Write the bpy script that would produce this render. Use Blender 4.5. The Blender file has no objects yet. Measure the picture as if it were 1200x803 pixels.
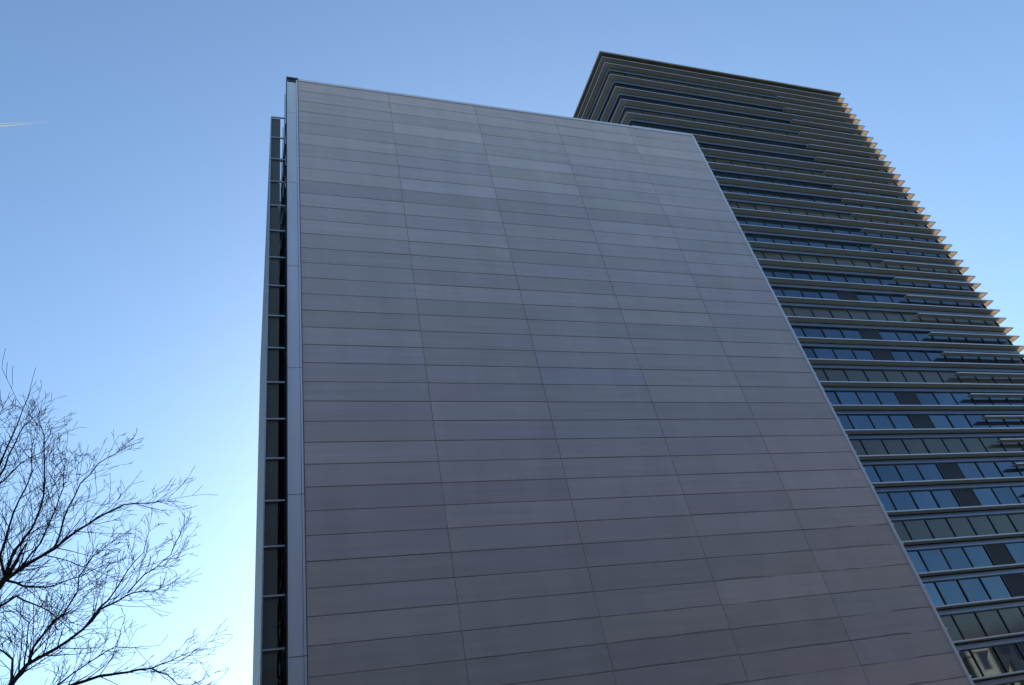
import bpy, math, random
from mathutils import Vector, Matrix
random.seed(11)
C = bpy.context.scene.collection
# ------------------------------------------------------------------ units
S = 0.6            # one cladding course of the front wall, in metres
Z0 = 43.55         # courses between street level and the top of the wall
def W(x, y, z): return Vector((x*S, y*S, (z+Z0)*S))
# ------------------------------------------------------------------ camera
R = Matrix(((0.9442753, 0.32781285, -0.02971369),
            (-0.27661427, 0.74137467, -0.61143123),
            (-0.17840604, 0.58557863, 0.7907395)))       # columns: right, forward, up
cd = bpy.data.cameras.new('camera'); cam = bpy.data.objects.new('camera', cd); C.objects.link(cam)
cd.sensor_width = 36; cd.lens = 871.4/1200*36; cd.clip_start = .1; cd.clip_end = 20000
r, f, u = R.col[0], R.col[1], R.col[2]
CP = W(-2.0025, -27.0325, -40.8805)
M = Matrix((( r[0], u[0], -f[0], CP[0]), (r[1], u[1], -f[1], CP[1]), (r[2], u[2], -f[2], CP[2]), (0,0,0,1)))
cam.matrix_world = M
sc = bpy.context.scene; sc.camera = cam
# ------------------------------------------------------------------ light
SUN_AZ, SUN_EL = 24.0, 25.0      # azimuth measured from +Y towards +X
w = bpy.data.worlds.new('World'); sc.world = w; w.use_nodes = True
nt = w.node_tree; bg = nt.nodes['Background']; sky = nt.nodes.new('ShaderNodeTexSky')
sky.sky_type = 'NISHITA'; sky.sun_disc = False
sky.sun_elevation = math.radians(SUN_EL); sky.sun_rotation = math.radians(SUN_AZ)
sky.altitude = 100; sky.air_density = 1.0; sky.dust_density = 0.4; sky.ozone_density = 4.3
wb = nt.nodes.new('ShaderNodeVectorMath'); wb.operation = 'MULTIPLY'; wb.inputs[1].default_value = (1.0, 1.0, .91)   # white balance of the daylight
nt.links.new(sky.outputs[0], wb.inputs[0]); nt.links.new(wb.outputs[0], bg.inputs[0]); bg.inputs[1].default_value = 0.15
sl = bpy.data.lights.new('sun', 'SUN'); sl.energy = 5.0; sl.angle = math.radians(.5); sl.color = (1, .93, .82)
so = bpy.data.objects.new('sun', sl); C.objects.link(so)
a, e = math.radians(SUN_AZ), math.radians(SUN_EL)
sd = Vector((math.sin(a)*math.cos(e), math.cos(a)*math.cos(e), math.sin(e)))
so.rotation_euler = sd.to_track_quat('Z', 'Y').to_euler(); so.location = (0, 0, 90)
vs = sc.view_settings
vs.view_transform = 'Standard'; vs.look = 'None'; vs.gamma = 1; vs.use_curve_mapping = False
vs.exposure = 0.78
# ------------------------------------------------------------------ materials
def mat(name, col, rough=.5, metal=0, spec=.5, noise=None, bump=0, attr=None, ior=1.5, coat=0, noise2=None):
    """noise = (scale xyz, amount) : tonal mottling in object space"""
    m = bpy.data.materials.new(name); m.use_nodes = True; n = m.node_tree; b = n.nodes['Principled BSDF']
    b.inputs['Base Color'].default_value = (*col, 1); b.inputs['Roughness'].default_value = rough
    b.inputs['Metallic'].default_value = metal; b.inputs['Specular IOR Level'].default_value = spec
    b.inputs['IOR'].default_value = ior; b.inputs['Coat Weight'].default_value = coat
    src = None
    if noise:
        tc = n.nodes.new('ShaderNodeTexCoord'); mp = n.nodes.new('ShaderNodeMapping'); mp.inputs['Scale'].default_value = noise[0]
        nz = n.nodes.new('ShaderNodeTexNoise'); nz.inputs['Scale'].default_value = 1; nz.inputs['Detail'].default_value = 6; nz.inputs['Roughness'].default_value = .6
        n.links.new(tc.outputs['Object'], mp.inputs[0]); n.links.new(mp.outputs[0], nz.inputs[0])
        rp = n.nodes.new('ShaderNodeMapRange'); rp.inputs['From Min'].default_value = .3; rp.inputs['From Max'].default_value = .7
        rp.inputs['To Min'].default_value = 1-noise[1]; rp.inputs['To Max'].default_value = 1+noise[1]
        n.links.new(nz.outputs[0], rp.inputs[0])
        mx = n.nodes.new('ShaderNodeVectorMath'); mx.operation = 'SCALE'; mx.inputs[0].default_value = col
        n.links.new(rp.outputs[0], mx.inputs['Scale']); src = mx.outputs[0]
        if bump:
            bp = n.nodes.new('ShaderNodeBump'); bp.inputs['Strength'].default_value = bump; bp.inputs['Distance'].default_value = .02
            n.links.new(nz.outputs[0], bp.inputs['Height']); n.links.new(bp.outputs[0], b.inputs['Normal'])
    if noise2:      # faint vertical rain streaks / broad staining
        mp2 = n.nodes.new('ShaderNodeMapping'); mp2.inputs['Scale'].default_value = noise2[0]
        nz2 = n.nodes.new('ShaderNodeTexNoise'); nz2.inputs['Scale'].default_value = 1; nz2.inputs['Detail'].default_value = 5
        n.links.new(tc.outputs['Object'], mp2.inputs[0]); n.links.new(mp2.outputs[0], nz2.inputs[0])
        r2 = n.nodes.new('ShaderNodeMapRange'); r2.inputs['From Min'].default_value = .3; r2.inputs['From Max'].default_value = .7
        r2.inputs['To Min'].default_value = 1-noise2[1]; r2.inputs['To Max'].default_value = 1+noise2[1]
        n.links.new(nz2.outputs[0], r2.inputs[0])
        m2 = n.nodes.new('ShaderNodeVectorMath'); m2.operation = 'SCALE'
        n.links.new(src, m2.inputs[0]); n.links.new(r2.outputs[0], m2.inputs['Scale']); src = m2.outputs[0]
    if attr:
        at = n.nodes.new('ShaderNodeAttribute'); at.attribute_name = attr
        mm = n.nodes.new('ShaderNodeVectorMath'); mm.operation = 'MULTIPLY'
        if src: n.links.new(src, mm.inputs[0])
        else: mm.inputs[0].default_value = col
        n.links.new(at.outputs['Color'], mm.inputs[1]); src = mm.outputs[0]
    if src: n.links.new(src, b.inputs['Base Color'])
    return m
MT = {}
MT['panel'] = mat('cladding_panel', (.71, .55, .51), .42, .15, .6, noise=((.3, .3, 7.0), .07), bump=.05, attr='tint', noise2=((1.6, 1.6, .30), .05))
MT['joint'] = mat('joint_shadow_gap', (.33, .29, .28), .8)
MT['body'] = mat('concrete_wall', (.30, .29, .29), .8, noise=((.4, .4, .4), .1))
MT['alu'] = mat('silver_trim', (.84, .80, .84), .38, .2, noise=((3, 3, .3), .06))
MT['alu2'] = mat('edge_aluminium', (.50, .51, .56), .4, .4, noise=((.5, .5, 3), .08))
MT['shelf'] = mat('perforated_sunshade', (.13, .10, .085), .5, .1, noise=((.6, .6, .6), .1))
_n = MT['shelf'].node_tree; _t = _n.nodes.new('ShaderNodeBsdfTranslucent'); _t.inputs[0].default_value = (1.0, .84, .66, 1)
_x = _n.nodes.new('ShaderNodeMixShader'); _x.inputs[0].default_value = .52
_o = next(q for q in _n.nodes if q.type == 'OUTPUT_MATERIAL')
_n.links.new(_n.nodes['Principled BSDF'].outputs[0], _x.inputs[1]); _n.links.new(_t.outputs[0], _x.inputs[2]); _n.links.new(_x.outputs[0], _o.inputs[0])
MT['darkmetal'] = mat('dark_bronze_metal', (.075, .07, .06), .5, .3, noise=((1, 1, 1), .12))
MT['screen'] = mat('screen_metal', (.13, .125, .105), .55, .2, noise=((1, 1, 1), .12))
MT['roofedge'] = mat('roof_fascia', (.28, .25, .20), .5, .1, noise=((1, 1, 1), .1))
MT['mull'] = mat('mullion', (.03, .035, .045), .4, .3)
MT['glass'] = mat('coated_glass', (.085, .13, .19), .03, .8, .8, noise=((.22, .22, .1), .10), attr='tint')
MT['spandrel'] = mat('grey_spandrel_glass', (.085, .08, .07), .12, 0, .6, noise=((.3, .3, .3), .08))
MT['darkpane'] = mat('dark_infill', (.018, .018, .035), .5, .0, .3)
MT['sideglass'] = mat('side_glass', (.05, .055, .07), .15, 0, .5)
MT['rail'] = mat('head_rail', (.22, .31, .50), .3, .3, noise=((.7, .7, 2), .08))
MT['bark'] = mat('bark', (.03, .025, .022), .85, noise=((12, 12, 4), .3), bump=.3)
MT['stone'] = mat('buff_stone', (.50, .40, .25), .8, noise=((.3, .3, .8), .15))
MT['brick'] = mat('brown_brick', (.075, .065, .065), .85, noise=((.4, .4, 1), .15))
MT['asphalt'] = mat('asphalt', (.05, .05, .052), .9, noise=((2, 2, 2), .2))
MT['pave'] = mat('paving', (.15, .145, .135), .85, noise=((1, 1, 1), .12))
MT['ground'] = mat('earth', (.10, .11, .06), .95, noise=((.1, .1, .1), .25))
MT['white'] = mat('painted_line', (.75, .75, .72), .7)
# ------------------------------------------------------------------ helpers
class MB:
    def __init__(s): s.v = []; s.f = []; s.mi = []; s.tint = []
    def quad(s, p, mi=0, t=(1, 1, 1)):
        k = len(s.v); s.v += [tuple(q) for q in p]; s.f.append(tuple(range(k, k+len(p)))); s.mi.append(mi); s.tint.append(t)
    def box(s, x0, x1, y0, y1, z0, z1, mi=0, t=(1, 1, 1)):
        k = len(s.v)
        s.v += [tuple(W(x, y, z)) for z in (z0, z1) for y in (y0, y1) for x in (x0, x1)]
        for q in ((0, 2, 3, 1), (4, 5, 7, 6), (0, 1, 5, 4), (2, 6, 7, 3), (0, 4, 6, 2), (1, 3, 7, 5)):
            s.f.append(tuple(k+i for i in q)); s.mi.append(mi); s.tint.append(t)
    def build(s, name, mats, parent=None, smooth=False):
        me = bpy.data.meshes.new(name); me.from_pydata(s.v, [], s.f)
        if not isinstance(mats, (list, tuple)): mats = [mats]
        for m in mats: me.materials.append(m)
        me.polygons.foreach_set('material_index', s.mi)
        if any(t != (1, 1, 1) for t in s.tint):
            ca = me.color_attributes.new('tint', 'FLOAT_COLOR', 'CORNER'); i = 0
            for p, t in zip(me.polygons, s.tint):
                for _ in p.loop_indices: ca.data[i].color = (*t, 1); i += 1
        if smooth: me.polygons.foreach_set('use_smooth', [True]*len(me.polygons))
        me.update()
        o = bpy.data.objects.new(name, me); C.objects.link(o)
        if parent:
            o.parent = parent
            base = Vector(parent.get('_base', (0, 0, 0)))
            if '_base' in parent: me.transform(Matrix.Translation(-base))
        return o
def tag(o, label=None, cat=None, group=None, kind=None):
    if label: o['label'] = label
    if cat: o['category'] = cat
    if group: o['group'] = group
    if kind: o['kind'] = kind
BASES = []
def empty(name, loc):
    o = bpy.data.objects.new(name, None); C.objects.link(o); o.location = loc; o['_base'] = tuple(loc); BASES.append(o); return o
def sub(o, parent):   # parent of a sub-part: same local frame
    o.parent = parent
    return o
def build_sub(mb, name, mats, part, root, smooth=False):
    o = mb.build(name, mats, root, smooth); o.parent = part; return o
def ring(mb, x0, x1, y0, y1, ix0, ix1, iy0, iy1, z0, z1, mi=0):
    """rectangular ring slab: outer x0..x1,y0..y1, inner ix0..ix1,iy0..iy1 (four butted boxes)"""
    mb.box(x0, x1, y0, iy0, z0, z1, mi); mb.box(x0, x1, iy1, y1, z0, z1, mi)
    mb.box(x0, ix0, iy0, iy1, z0, z1, mi); mb.box(ix1, x1, iy0, iy1, z0, z1, mi)
# ------------------------------------------------------------------ setting: ground
def plane(name, x0, x1, y0, y1, z, m, kind='structure', zb=None):
    mb = MB(); P = [Vector((x0, y0, z)), Vector((x1, y0, z)), Vector((x1, y1, z)), Vector((x0, y1, z))]
    mb.quad(P)
    if zb is not None:
        for i in range(4):
            a_, b_ = P[i], P[(i+1) % 4]
            mb.quad([Vector((a_.x, a_.y, zb)), Vector((b_.x, b_.y, zb)), b_, a_])
    o = mb.build(name, m); tag(o, kind=kind); return o
plane('ground', -3000, 3000, -3000, 3000, -.14, MT['ground'])
plane('pavement', -60, 130, -17.5, 60, 0, MT['pave'], zb=-.14)
plane('road', -400, 400, -27.5, -17.5, -.13, MT['asphalt'])
plane('opposite_pavement', -60, 130, -40, -27.5, 0, MT['pave'], zb=-.14)
plane('road_marking', -300, 300, -22.57, -22.43, -.126, MT['white'])
# ------------------------------------------------------------------ front building
GZ = -Z0
WX = [0, 5.4641, 11.0334, 16.6067, 22.1674, 27.3967]
ZT = -.077
DEP = 24.0
root = empty('clad_building', W(13.7, 12, -Z0))
tag(root, 'windowless building clad in long mauve-grey panels with a silver corner strip', 'building')
mb = MB(); mb.box(-.58, 27.30, .10, DEP, GZ, -.35); body = mb.build('wall_body', MT['body'], root)
mb = MB(); mb.box(.02, 27.33, .022, .098, GZ, ZT-.03)
mb.build('joint_backing', MT['joint'], root)
# cladding sheet: every panel modelled with chamfered edges and its own slight tilt and tone
ODD = {(2, 21): (.95, .98, 1.07), (0, 20): (.97, 1.0, 1.05), (2, 7): (1.14, 1.13, 1.12), (1, 3): (1.13, 1.12, 1.1), (0, 12): (1.09, 1.09, 1.08), (1, 12): (1.1, 1.1, 1.09), (0, 0): (1.08, 1.06, 1.04), (1, 0): (1.1, 1.07, 1.05), (4, 33): (.88, .93, .98), (4, 34): (.88, .92, 1.0), (4, 35): (.9, .93, .98), (4, 0): (.94, .93, .95), (3, 22): (1.07, 1.06, 1.04), (1, 28): (1.1, 1.1, 1.07), (2, 27): (1.09, 1.08, 1.06), (2, 33): (1.08, 1.07, 1.04), (3, 28): (.94, .94, .95), (0, 5): (1.07, 1.06, 1.05)}
mb = MB(); g = .010; ch = .012
for k in range(0, 44):
    zt = -k if k else ZT
    zb = -(k+1)
    if k == 0: zt = ZT
    if zb < GZ: zb = GZ
    rowt = random.gauss(0, .028)
    for i in range(5):
        x0, x1 = WX[i]+(0.03 if i == 0 else g*.8), WX[i+1]-g*.8
        a_, b_ = zt-g*random.uniform(.7, 1.35), zb+g*random.uniform(.7, 1.35)
        s_ = 1+rowt+random.gauss(0, .042)
        t = (s_*(1+random.gauss(0, .008)), s_, s_*(1+random.gauss(0, .014)))
        if (i, k) in ODD: q = ODD[(i, k)]; t = (q[0], q[1], q[2])
        yo = [random.uniform(-.006, .006) for _ in range(4)]
        # outer ring (recessed) and face with a middle bow
        nx = 6
        fr = []
        for j in range(nx+1):
            s = j/nx; X = x0+ch+(x1-x0-2*ch)*s
            bow = math.sin(s*math.pi)*random.uniform(-.004, .004)
            yb = yo[0]*(1-s)+yo[1]*s+bow; yt = yo[3]*(1-s)+yo[2]*s+bow
            wz = random.uniform(-.006, .006)*(7 if k > 26 and i >= 2 and k > 36-i*2 else 1)
            fr.append((W(X, yb, b_+ch+wz), W(X, yt, a_-ch+wz*.5)))
        for j in range(nx):
            mb.quad([fr[j][0], fr[j+1][0], fr[j+1][1], fr[j][1]], t=t)
        B0, B1, T0, T1 = W(x0, .018, b_), W(x1, .018, b_), W(x0, .018, a_), W(x1, .018, a_)
        for j in range(nx):
            xa, xb = x0+(x1-x0)*j/nx, x0+(x1-x0)*(j+1)/nx
            mb.quad([W(xa, .018, b_), W(xb, .018, b_), fr[j+1][0], fr[j][0]], t=t)
            mb.quad([fr[j][1], fr[j+1][1], W(xb, .018, a_), W(xa, .018, a_)], t=t)
        mb.quad([B0, fr[0][0], fr[0][1], T0], t=t); mb.quad([fr[nx][0], B1, T1, fr[nx][1]], t=t)
mb.build('cladding', MT['panel'], root)
# silver corner strip at the left, in lengths with open joints
cuts = [0.0, 3.3, 9.3, 15.3, 21.3, 27.3, 33.3, 39.3, Z0]
for a_, b_ in zip(cuts, cuts[1:]):
    mb = MB(); mb.box(-.60, -.10, -.02, .098, -b_+.015, -a_-.015-(0.30 if a_ == 0 else 0)); mb.box(-.085, .0, -.045, .098, -b_+.015, -a_-.015)
    mb.box(-.60, -.55, -.05, -.022, -b_+.015, -a_-.015-(0.30 if a_ == 0 else 0))
    mb.build('corner_strip', MT['alu'], root)
mb = MB(); mb.box(-.64, .03, -.08, .6, -.02, .13); mb.box(-.62, -.10, -.04, .55, -.28, -.022)
mb.build('corner_cap', MT['darkmetal'], root)
mb = MB(); mb.box(.034, 27.42, -.05, .8, ZT-.02, .08); mb.box(-.63, .03, .602, DEP, -.34, .10); mb.box(27.34, 27.42, .802, DEP, -.3, .08); mb.box(.034, 27.338, DEP-.4, DEP, -.3, .08)
mb.build('parapet_coping', MT['alu'], root)
mb = MB(); mb.box(.04, 27.32, .802, DEP-.41, -.349, -.25); mb.build('roof', MT['body'], root)
mb = MB(); mb.box(27.335, 27.47, -.05, .10, GZ, ZT-.03); mb.build('edge_strip', MT['alu'], root)
for k in range(1, 43):
    mb = MB(); mb.box(27.472, 27.60, .0, .09, -k-.04, -k+.03); mb.build('clip', MT['alu'], root)
# left facade: dark curtain wall with its frames, seen at a grazing angle
mb = MB(); mb.box(-.63, -.585, .62, DEP-.2, GZ, -.5); lw = mb.build('side_glazing', MT['sideglass'], root)
mb = MB()
for k in range(0, 23):
    z = -3.55-1.835*k
    if z < GZ: break
    mb.box(-.67, -.632, .62, DEP-.2, z-.08, z+.08)
y = .65
while y < DEP-.3:
    mb.box(-.70, -.671, y, y+.12, GZ, -.6); y += 2.4
build_sub(mb, 'window_frame', MT['mull'], lw, root)
mb = MB(); mb.box(-.64, -.602, .102, .60, GZ, -.32); mb.build('side_return', MT['darkmetal'], root)
# sunscreen standing off the left facade
ztop = -3.55
n = 0
lev = [ztop-1.835*k for k in range(23) if ztop-1.835*k > GZ+1]
for z0_, z1_ in zip(lev, lev[1:]+[GZ+.4]):
    mb = MB()
    mb.box(-1.43, -.95, .30, .36, z1_+.05, z0_-.03)                 # end fin
    ne = 8
    for j in range(ne):                                             # outer panels
        ya = .42+j*(DEP-.8)/ne; yb = ya+(DEP-.8)/ne-.06
        mb.box(-1.47, -1.43, ya, yb, z1_+.04, z0_-.03)
    for j in range(1, ne):
        ya = .36+j*(DEP-.8)/ne
        mb.box(-1.42, -.95, ya, ya+.05, z1_+.05, z0_-.03); mb.box(-.952, -.71, ya-.0, ya+.06, z0_-.09, z0_-.03)
    o = mb.build('screen_panel', MT['screen'], root)
for z in lev:
    mb = MB(); mb.box(-1.45, -.70, .20, .27, z-.035, z+.025)
    mb.build('bracket', MT['alu2'], root)
mb = MB(); mb.box(-1.485, -1.432, .22, .28, GZ, ztop-.04); mb.build('screen_post', MT['alu2'], root)
# ------------------------------------------------------------------ tower
tw = empty('office_tower', W(61.2, 38, -Z0))
tag(tw, 'tall blue-glazed office tower ringed by horizontal sunshade blades on every storey', 'building')
TX0, TX1, TY0, TY1 = 40.88, 81.55, 20.0, 52.0
OV = .82
GX0, GX1, GY0, GY1 = TX0+OV, TX1-OV, TY0+OV, TY1-OV
P = 2.707; ZB = -7.35
mb = MB(); mb.box(GX0+.35, GX1-.35, GY0+.35, GY1-.35, GZ, 46.2); mb.build('core_wall', MT['darkmetal'], tw)
def shade(z, x0, partial=False):
    th = .07
    name = 'sunshade'
    mb = MB(); nb = MB()
    if not partial:
        ring(mb, TX0+.05, TX1-.05, TY0+.05, TY1-.05, GX0-.10, GX1+.10, GY0-.10, GY1+.10, z, z+th)
        ring(nb, TX0, TX1, TY0, TY1, TX0+.048, TX1-.048, TY0+.048, TY1-.048, z-.02, z+th+.03)
        # arms back to the glass line, one for each second mullion
        x = 41.55+2.5
        while x < GX1:
            mb.box(x-.04, x+.04, GY0-.098, GY0-.09, z+.0, z+th-.01); x += 5.0
        y = GY0+1.5
        while y < GY1:
            mb.box(GX0-.098, GX0-.09, y-.04, y+.04, z+.0, z+th-.01); mb.box(GX1+.09, GX1+.098, y-.04, y+.04, z, z+th-.01); y += 5
    else:
        mb.box(x0+.05, TX1-.05, TY0+.05, GY0-.2, z, z+th); mb.box(GX1+.2, TX1-.05, GY0-.198, TY1-1, z, z+th)
        nb.box(x0, TX1, TY0, TY0+.048, z-.02, z+th+.03); nb.box(TX1-.048, TX1, TY0+.05, TY1-1, z-.02, z+th+.03)
        nb.box(x0, x0+.048, TY0+.05, GY0-.2, z-.02, z+th+.03)
        x = 69.05
        while x < GX1: mb.box(x-.04, x+.04, GY0-.098, GY0-.09, z, z+th-.01); x += 5
    o = mb.build(name, MT['shelf'], tw)
    build_sub(nb, 'edge_trim', MT['alu2'], o, tw)
XM = [GX0]+[41.55+2.5*k for k in range(1, 16) if 41.55+2.5*k < GX1-.2]+[GX1]
YM = [GY0+(GY1-GY0)*k/12 for k in range(13)]
def band(m):
    zt = ZB+P*m; zb = zt-P
    if zt < GZ+.5: return
    zb = max(zb, GZ)
    grey = m % 3 == 1
    gl = MB(); rr = random.Random(m*7+3)
    def pane(a_, b_, c_, d_):     # each pane with its own slight tilt
        o_ = [rr.uniform(-.012, .012) for _ in range(4)]
        nrm = (b_-a_).cross(d_-a_).normalized()
        q_ = rr.choice((1, 1, 1.08, .9, .8)) * rr.uniform(.95, 1.05)
        gl.quad([p+nrm*k_ for p, k_ in zip((a_, b_, c_, d_), o_)], t=(q_, q_, q_))
    for x0, x1 in zip(XM, XM[1:]):
        pane(W(x0, GY0+.05, zb), W(x1, GY0+.05, zb), W(x1, GY0+.05, zt), W(x0, GY0+.05, zt))
        pane(W(x1, GY1-.05, zb), W(x0, GY1-.05, zb), W(x0, GY1-.05, zt), W(x1, GY1-.05, zt))
    for y0, y1 in zip(YM, YM[1:]):
        pane(W(GX0+.05, y1, zb), W(GX0+.05, y0, zb), W(GX0+.05, y0, zt), W(GX0+.05, y1, zt))
        pane(W(GX1-.05, y0, zb), W(GX1-.05, y1, zb), W(GX1-.05, y1, zt), W(GX1-.05, y0, zt))
    g_ = gl.build('spandrel_band' if grey else 'ribbon_window', MT['spandrel' if grey else 'glass'], tw)
    fm = MB()
    for x in XM[1:-1]: fm.box(x-.055, x+.055, GY0-.03, GY0+.12, zb+.1, zt-.544)
    for x in (GX0, GX1): fm.box(x-.06, x+.06, GY0-.06, GY0+.06, zb+.1, zt-.544)
    for y in YM[1:]: fm.box(GX0-.03, GX0+.12, y-.055, y+.055, zb+.1, zt-.544); fm.box(GX1-.12, GX1+.03, y-.055, y+.055, zb+.1, zt-.544)
    ring(fm, GX0-.04, GX1+.04, GY0-.04, GY1+.04, GX0+.04, GX1-.04, GY0+.04, GY1-.04, zb, zb+.098)
    ring(fm, GX0-.02, GX1+.02, GY0-.02, GY1+.02, GX0+.04, GX1-.04, GY0+.04, GY1-.04, zt-.54, zt-.464)  # dark band standing in for the sunshade underside's reflection in the panes
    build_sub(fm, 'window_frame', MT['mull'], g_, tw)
    hr = MB()
    ring(hr, GX0-.09, GX1+.09, GY0-.09, GY1+.09, GX0+.04, GX1-.04, GY0+.04, GY1-.04, zt-.46, zt-.10)
    build_sub(hr, 'head_rail', MT['rail'], g_, tw)
    if not grey and m <= 5:
        d = MB(); d.box(59.105, 61.495, GY0+.0, GY0+.12, zb+.1, zt-.544)
        d.build('dark_infill', MT['darkpane'], tw)
for m in range(20, -14, -1):
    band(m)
    z = ZB+P*m
    if m < 20 and z > GZ+1: shade(z, TX0)
    if m == 20: shade(z-P/2, TX0)
    if m <= 19 and z-P/2 > GZ+1: shade(z-P/2+.1, 68.05, True)
mb = MB(); mb.box(TX0, TX1, TY0, TY1, 46.72, 46.9)
x = TX0
ring(mb, TX0, TX1, TY0, TY1, TX0+.10, TX1-.10, TY0+.10, TY1-.10, 46.60, 46.718)
for k in range(6):
    q = .2+k*.15; ring(mb, TX0+q, TX1-q, TY0+q, TY1-q, TX0+q+.06, TX1-q-.06, TY0+q+.06, TY1-q-.06, 46.66, 46.718)
mb.build('roof', MT['roofedge'], tw)
# ------------------------------------------------------------------ across the street: reflected in the tower glass; long block added to shade wall
def wbox(mb, x0, x1, y0, y1, z0, z1):
    mb.box(x0/S, x1/S, y0/S, y1/S, z0/S-Z0, z1/S-Z0)
def opposite(name, label, x0, x1, y0, y1, h, wm, floors, step, pent=True):
    b_ = empty(name, Vector(((x0+x1)/2, (y0+y1)/2, 0))); tag(b_, label, 'building')
    mb = MB(); wbox(mb, x0, x1, y0, y1, 0, h); mb.build('wall', wm, b_)
    mb = MB(); wbox(mb, x0-.3, x1+.3, y0-.3, y1+.3, h+.002, h+.5)
    if pent: wbox(mb, x0+(x1-x0)*.3, x0+(x1-x0)*.6, y0+3, y1-3, h+.502, h+4)
    mb.build('roof', wm, b_)
    x = x0+1.5
    while x < x1-2.5:
        for k in range(floors):
            wn = MB(); wbox(wn, x, x+1.9, y1+.003, y1+.08, 1.4+k*h/floors, 1.4+k*h/floors+2.2); wn.build('window', MT['darkpane'], b_)
        x += step
opposite('stone_building', 'small buff stone building across the street, sunlit and mirrored in the lowest tower windows', 77, 84, -46, -31, 14.6, MT['stone'], 4, 2.6, False)
opposite('brick_annex', 'dark brick building beside the small buff stone one across the street', 84.6, 130, -50, -31, 16.0, MT['brick'], 4, 4.2, False)
opposite('added_shade_block', 'unseen long brown brick block across the street, added to shade the clad wall', -45, 70, -50, -29, 24, MT['brick'], 7, 5.0)  # outside the view, added to cut sky light on the lower wall
# ------------------------------------------------------------------ bare tree
def at(px, py, dist):
    """point seen at a photo position, dist metres ahead along the view's horizontal"""
    d = R @ Vector(((px-600)/871.4, 1, -(py-401.5)/871.4))
    return CP + d*(dist/math.hypot(d.x, d.y))
class Tree:
    def __init__(s, seed): s.mb = MB(); s.r = random.Random(seed)
    def tube(s, pts, rad, n=5):
        k0 = len(s.mb.v); N = len(pts)
        prev = None
        for i, p in enumerate(pts):
            t = (pts[min(i+1, N-1)]-pts[max(i-1, 0)]).normalized()
            if prev is None: prev = t.orthogonal().normalized()
            a_ = (prev-t*prev.dot(t)).normalized(); b_ = t.cross(a_); prev = a_
            for j in range(n):
                q = 2*math.pi*j/n; s.mb.v.append(tuple(p+(a_*math.cos(q)+b_*math.sin(q))*rad[i]))
        for i in range(N-1):
            for j in range(n):
                s.mb.f.append((k0+i*n+j, k0+i*n+(j+1) % n, k0+(i+1)*n+(j+1) % n, k0+(i+1)*n+j)); s.mb.mi.append(0); s.mb.tint.append((1, 1, 1))
    def rv(s): return Vector((s.r.gauss(0, 1), s.r.gauss(0, 1), s.r.gauss(0, 1))).normalized()
    def grow(s, p, d, L, rad, lvl, up=.10):
        """one shoot with kinks, and its side shoots"""
        nseg = max(3, int(L/.17)); pts = [p]; rr = [rad]; q = p.copy(); dd = d.normalized()
        for i in range(nseg):
            dd = (dd+s.rv()*.13+Vector((0, 0, up*.35))).normalized()
            q = q+dd*(L/nseg); pts.append(q.copy()); rr.append(max(.0038, rad*(1-.8*(i+1)/nseg)))
        s.tube(pts, rr, 5 if rad > .012 else 4 if rad > .006 else 3)
        if lvl <= 0: return
        side = s.r.choice((-1, 1))
        for i in range(1, nseg+1):
            if s.r.random() < (.75 if lvl > 1 else .7):
                t = (pts[i]-pts[i-1]).normalized(); pr = t.cross(s.rv()).normalized()
                ang = s.r.uniform(.4, .8); nd = t*math.cos(ang)+pr*math.sin(ang)
                s.grow(pts[i], nd, L*s.r.uniform(.40, .75)*(1.15-.5*i/nseg), rr[i]*.66, lvl-1, up)
    def limb(s, pts, r0, r1, side=1.0, dens=3.2, lvl=2, up=.1):
        # resample a coarse path, with kinks
        fine = []; 
        for a_, b_ in zip(pts, pts[1:]):
            n = max(2, int((b_-a_).length/.22))
            for j in range(n): fine.append(a_.lerp(b_, j/n)+s.rv()*.016)
        fine.append(pts[-1]); N = len(fine)
        rad = [r0+(r1-r0)*(i/(N-1))**.8 for i in range(N)]
        s.tube(fine, rad, 7)
        for i in range(1, N):
            for _ in range(2):
                if s.r.random() < dens*.22*.5*(.6+.7*i/N):
                    t = (fine[i]-fine[i-1]).normalized(); pr = t.cross(s.rv()).normalized()
                    ang = s.r.uniform(.4, .9); nd = t*math.cos(ang)+pr*math.sin(ang)
                    s.grow(fine[i], nd, side*s.r.uniform(.6, 1.5)*(1.15-.5*i/N), min(.013, max(.005, rad[i]*.4)), lvl, up)
        s.grow(fine[-1], fine[-1]-fine[-3], side*.9, r1, lvl-1, up)
def zp(v, d): return at(v[0]/2.096*.97-4, 430+v[1]/2.096*.985, d)
TD = 14.0
T = Tree(5)
trunk_base = at(-60, 900, TD); trunk_base.z = 0
tb = Vector((trunk_base.x-.4, trunk_base.y, 0))
troot = empty('bare_tree', tb)
tag(troot, 'leafless tree with fine dark twigs against the pale sky at lower left', 'tree')
fork = zp((-110, 900), TD); fork2 = zp((-60, 640), TD)
T.tube([tb, tb.lerp(fork, .06), tb.lerp(fork, .5), fork], [.30, .22, .18, .15], 12)
tk = T.mb.build('trunk', MT['bark'], troot)
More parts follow.
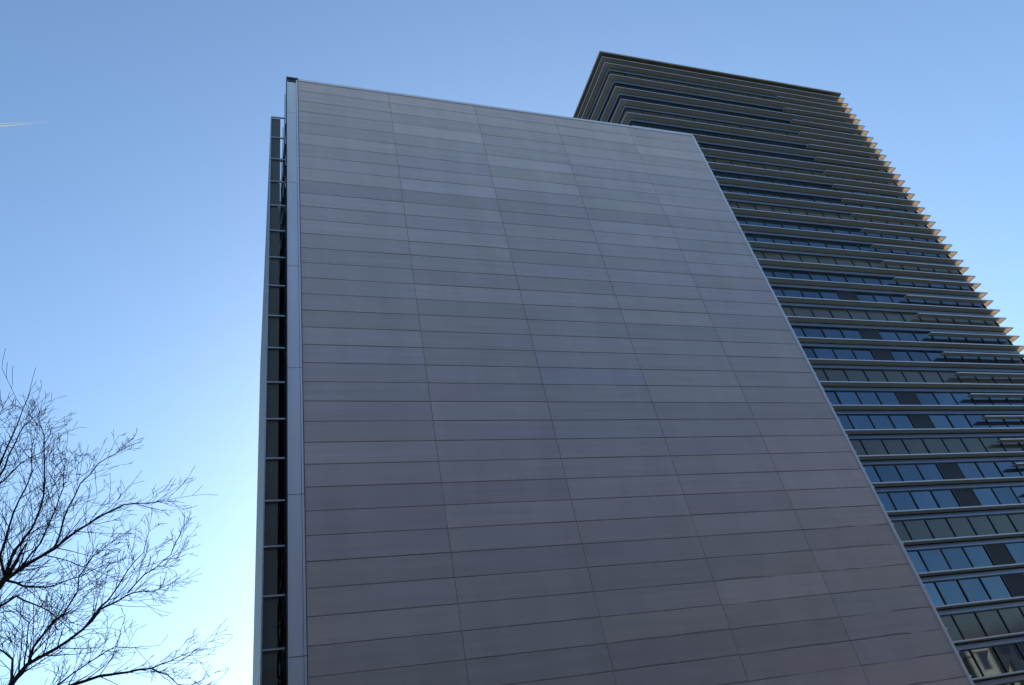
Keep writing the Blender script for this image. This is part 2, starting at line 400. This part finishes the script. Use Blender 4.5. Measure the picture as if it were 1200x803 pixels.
limbs = [  # (photo path in crop pixels, radius start, end, depth start, depth end, side length)
 ([(-110,900),(-60,640),(-10,575),(20,530)], .085, .055, 0, 0, .8),
 ([(20,530),(45,460),(75,420),(100,385),(118,320),(120,250),(122,170),(110,145)], .035, .007, 0, .5, .8),
 ([(20,530),(80,490),(150,450),(200,412),(260,372),(320,345),(380,340),(432,332)], .042, .006, 0, -.4, .8),
 ([(150,450),(165,400),(180,350),(215,290),(258,243),(300,215),(322,200)], .022, .006, -.1, .8, .6),
 ([(25,530),(70,545),(120,552),(165,540),(215,520),(260,500)], .026, .006, 0, .9, .7),
 ([(20,530),(10,470),(30,400),(60,330),(88,262),(90,200)], .03, .007, 0, -.8, .8),
 ([(-60,640),(-70,420),(-20,320),(20,250),(45,190),(70,145),(108,115)], .05, .006, 0, .6, .6),
 ([(-70,420),(-80,290),(-30,190),(0,140),(12,110)], .04, .007, .2, -.5, .5),
 ([(-20,310),(20,285),(60,240),(110,215)], .025, .007, .3, .9, .7),
 ([(-60,640),(0,600),(50,570),(90,590),(130,610),(170,640)], .03, .006, 0, -.7, .6),
 ([(-110,900),(-20,870),(35,795)], .09, .055, 0, 0, .4),
 ([(35,795),(80,742),(150,702),(215,660),(265,605),(310,580),(350,562),(392,560),(430,545)], .040, .006, 0, .4, .7),
 ([(80,742),(90,700),(130,650),(170,618),(208,560),(206,522),(245,475),(280,445)], .028, .006, 0, -.6, .7),
 ([(225,650),(265,600),(300,560),(330,510),(372,462),(386,410)], .022, .006, .2, .7, .6),
 ([(330,565),(375,520),(405,500),(440,468),(462,425)], .016, .006, .3, -.2, .5),
 ([(-110,900),(60,850),(180,800),(260,770),(330,762),(392,752),(440,735),(500,708)], .05, .006, 0, -.3, .6),
 ([(392,752),(430,768),(460,790),(505,800)], .016, .005, -.2, -.5, .45),
 ([(35,795),(40,730),(0,700),(-60,690)], .028, .008, 0, .8, .7),
 ([(60,850),(130,815),(160,790),(230,740),(300,700),(350,700)], .024, .006, 0, .6, .6),
 ([(35,795),(70,760),(75,700),(80,640),(110,600)], .020, .006, 0, -.7, .6),
 ([(20,530),(60,500),(110,440),(150,360),(170,300),(172,250)], .024, .006, 0, -.9, .7),
]
for path, r0, r1, d0, d1, sl_ in limbs:
    B = Tree(T.r.randint(0, 99999)); n = len(path)-1
    pts = [zp(p, TD+d0+(d1-d0)*i/n) for i, p in enumerate(path)]
    B.limb(pts, r0*.85, r1*.85, sl_*.88, 19, 2)
    B.mb.build('branch', MT['bark'], troot)
# the other half of the crown, outside the frame
B0 = fork
for k in range(7):
    B = Tree(900+k); ang = random.uniform(1.9, 4.6)
    p = fork.lerp(fork2, random.random()*.8); pts = [p]; dd = Vector((math.cos(ang), math.sin(ang)*.8, random.uniform(.5, 1.4))).normalized()
    for j in range(7):
        dd = (dd+B.rv()*.2).normalized(); p = p+dd*.6; pts.append(p)
    B.limb(pts, .06, .007, .8, 3, 1); B.mb.build('branch', MT['bark'], troot)
# ------------------------------------------------------------------ contrail
cm = bpy.data.materials.new('ice_trail'); cm.use_nodes = True; n = cm.node_tree; b = n.nodes['Principled BSDF']
b.inputs['Base Color'].default_value = (.95, .95, .95, 1); b.inputs['Roughness'].default_value = 1
b.inputs['Subsurface Weight'].default_value = 0
uvn = n.nodes.new('ShaderNodeAttribute'); uvn.attribute_name = 'tint'
n.links.new(uvn.outputs['Fac'], b.inputs['Alpha'])
p0, p1 = at(-120, 154, 3000), at(66, 142.5, 3000)
mb = MB(); N = 30; ax = (p1-p0).normalized(); o1 = ax.orthogonal().normalized(); o2 = ax.cross(o1)
prev = None
for i in range(N+1):
    s = i/N; rad = 11*(1-s)**.55+.8; c = p0.lerp(p1, s)
    rg = [c+(o1*math.cos(2*math.pi*j/10)+o2*math.sin(2*math.pi*j/10))*rad for j in range(10)]
    if prev:
        al = max(.03, .95*(1-s)**.8)
        for j in range(10): mb.quad([prev[j], prev[(j+1) % 10], rg[(j+1) % 10], rg[j]], t=(al, al, al))
    prev = rg
ct = mb.build('contrail', cm); tag(ct, 'short white contrail fading out in the blue sky at upper left', 'contrail')
for o in BASES:
    if '_base' in o: del o['_base']
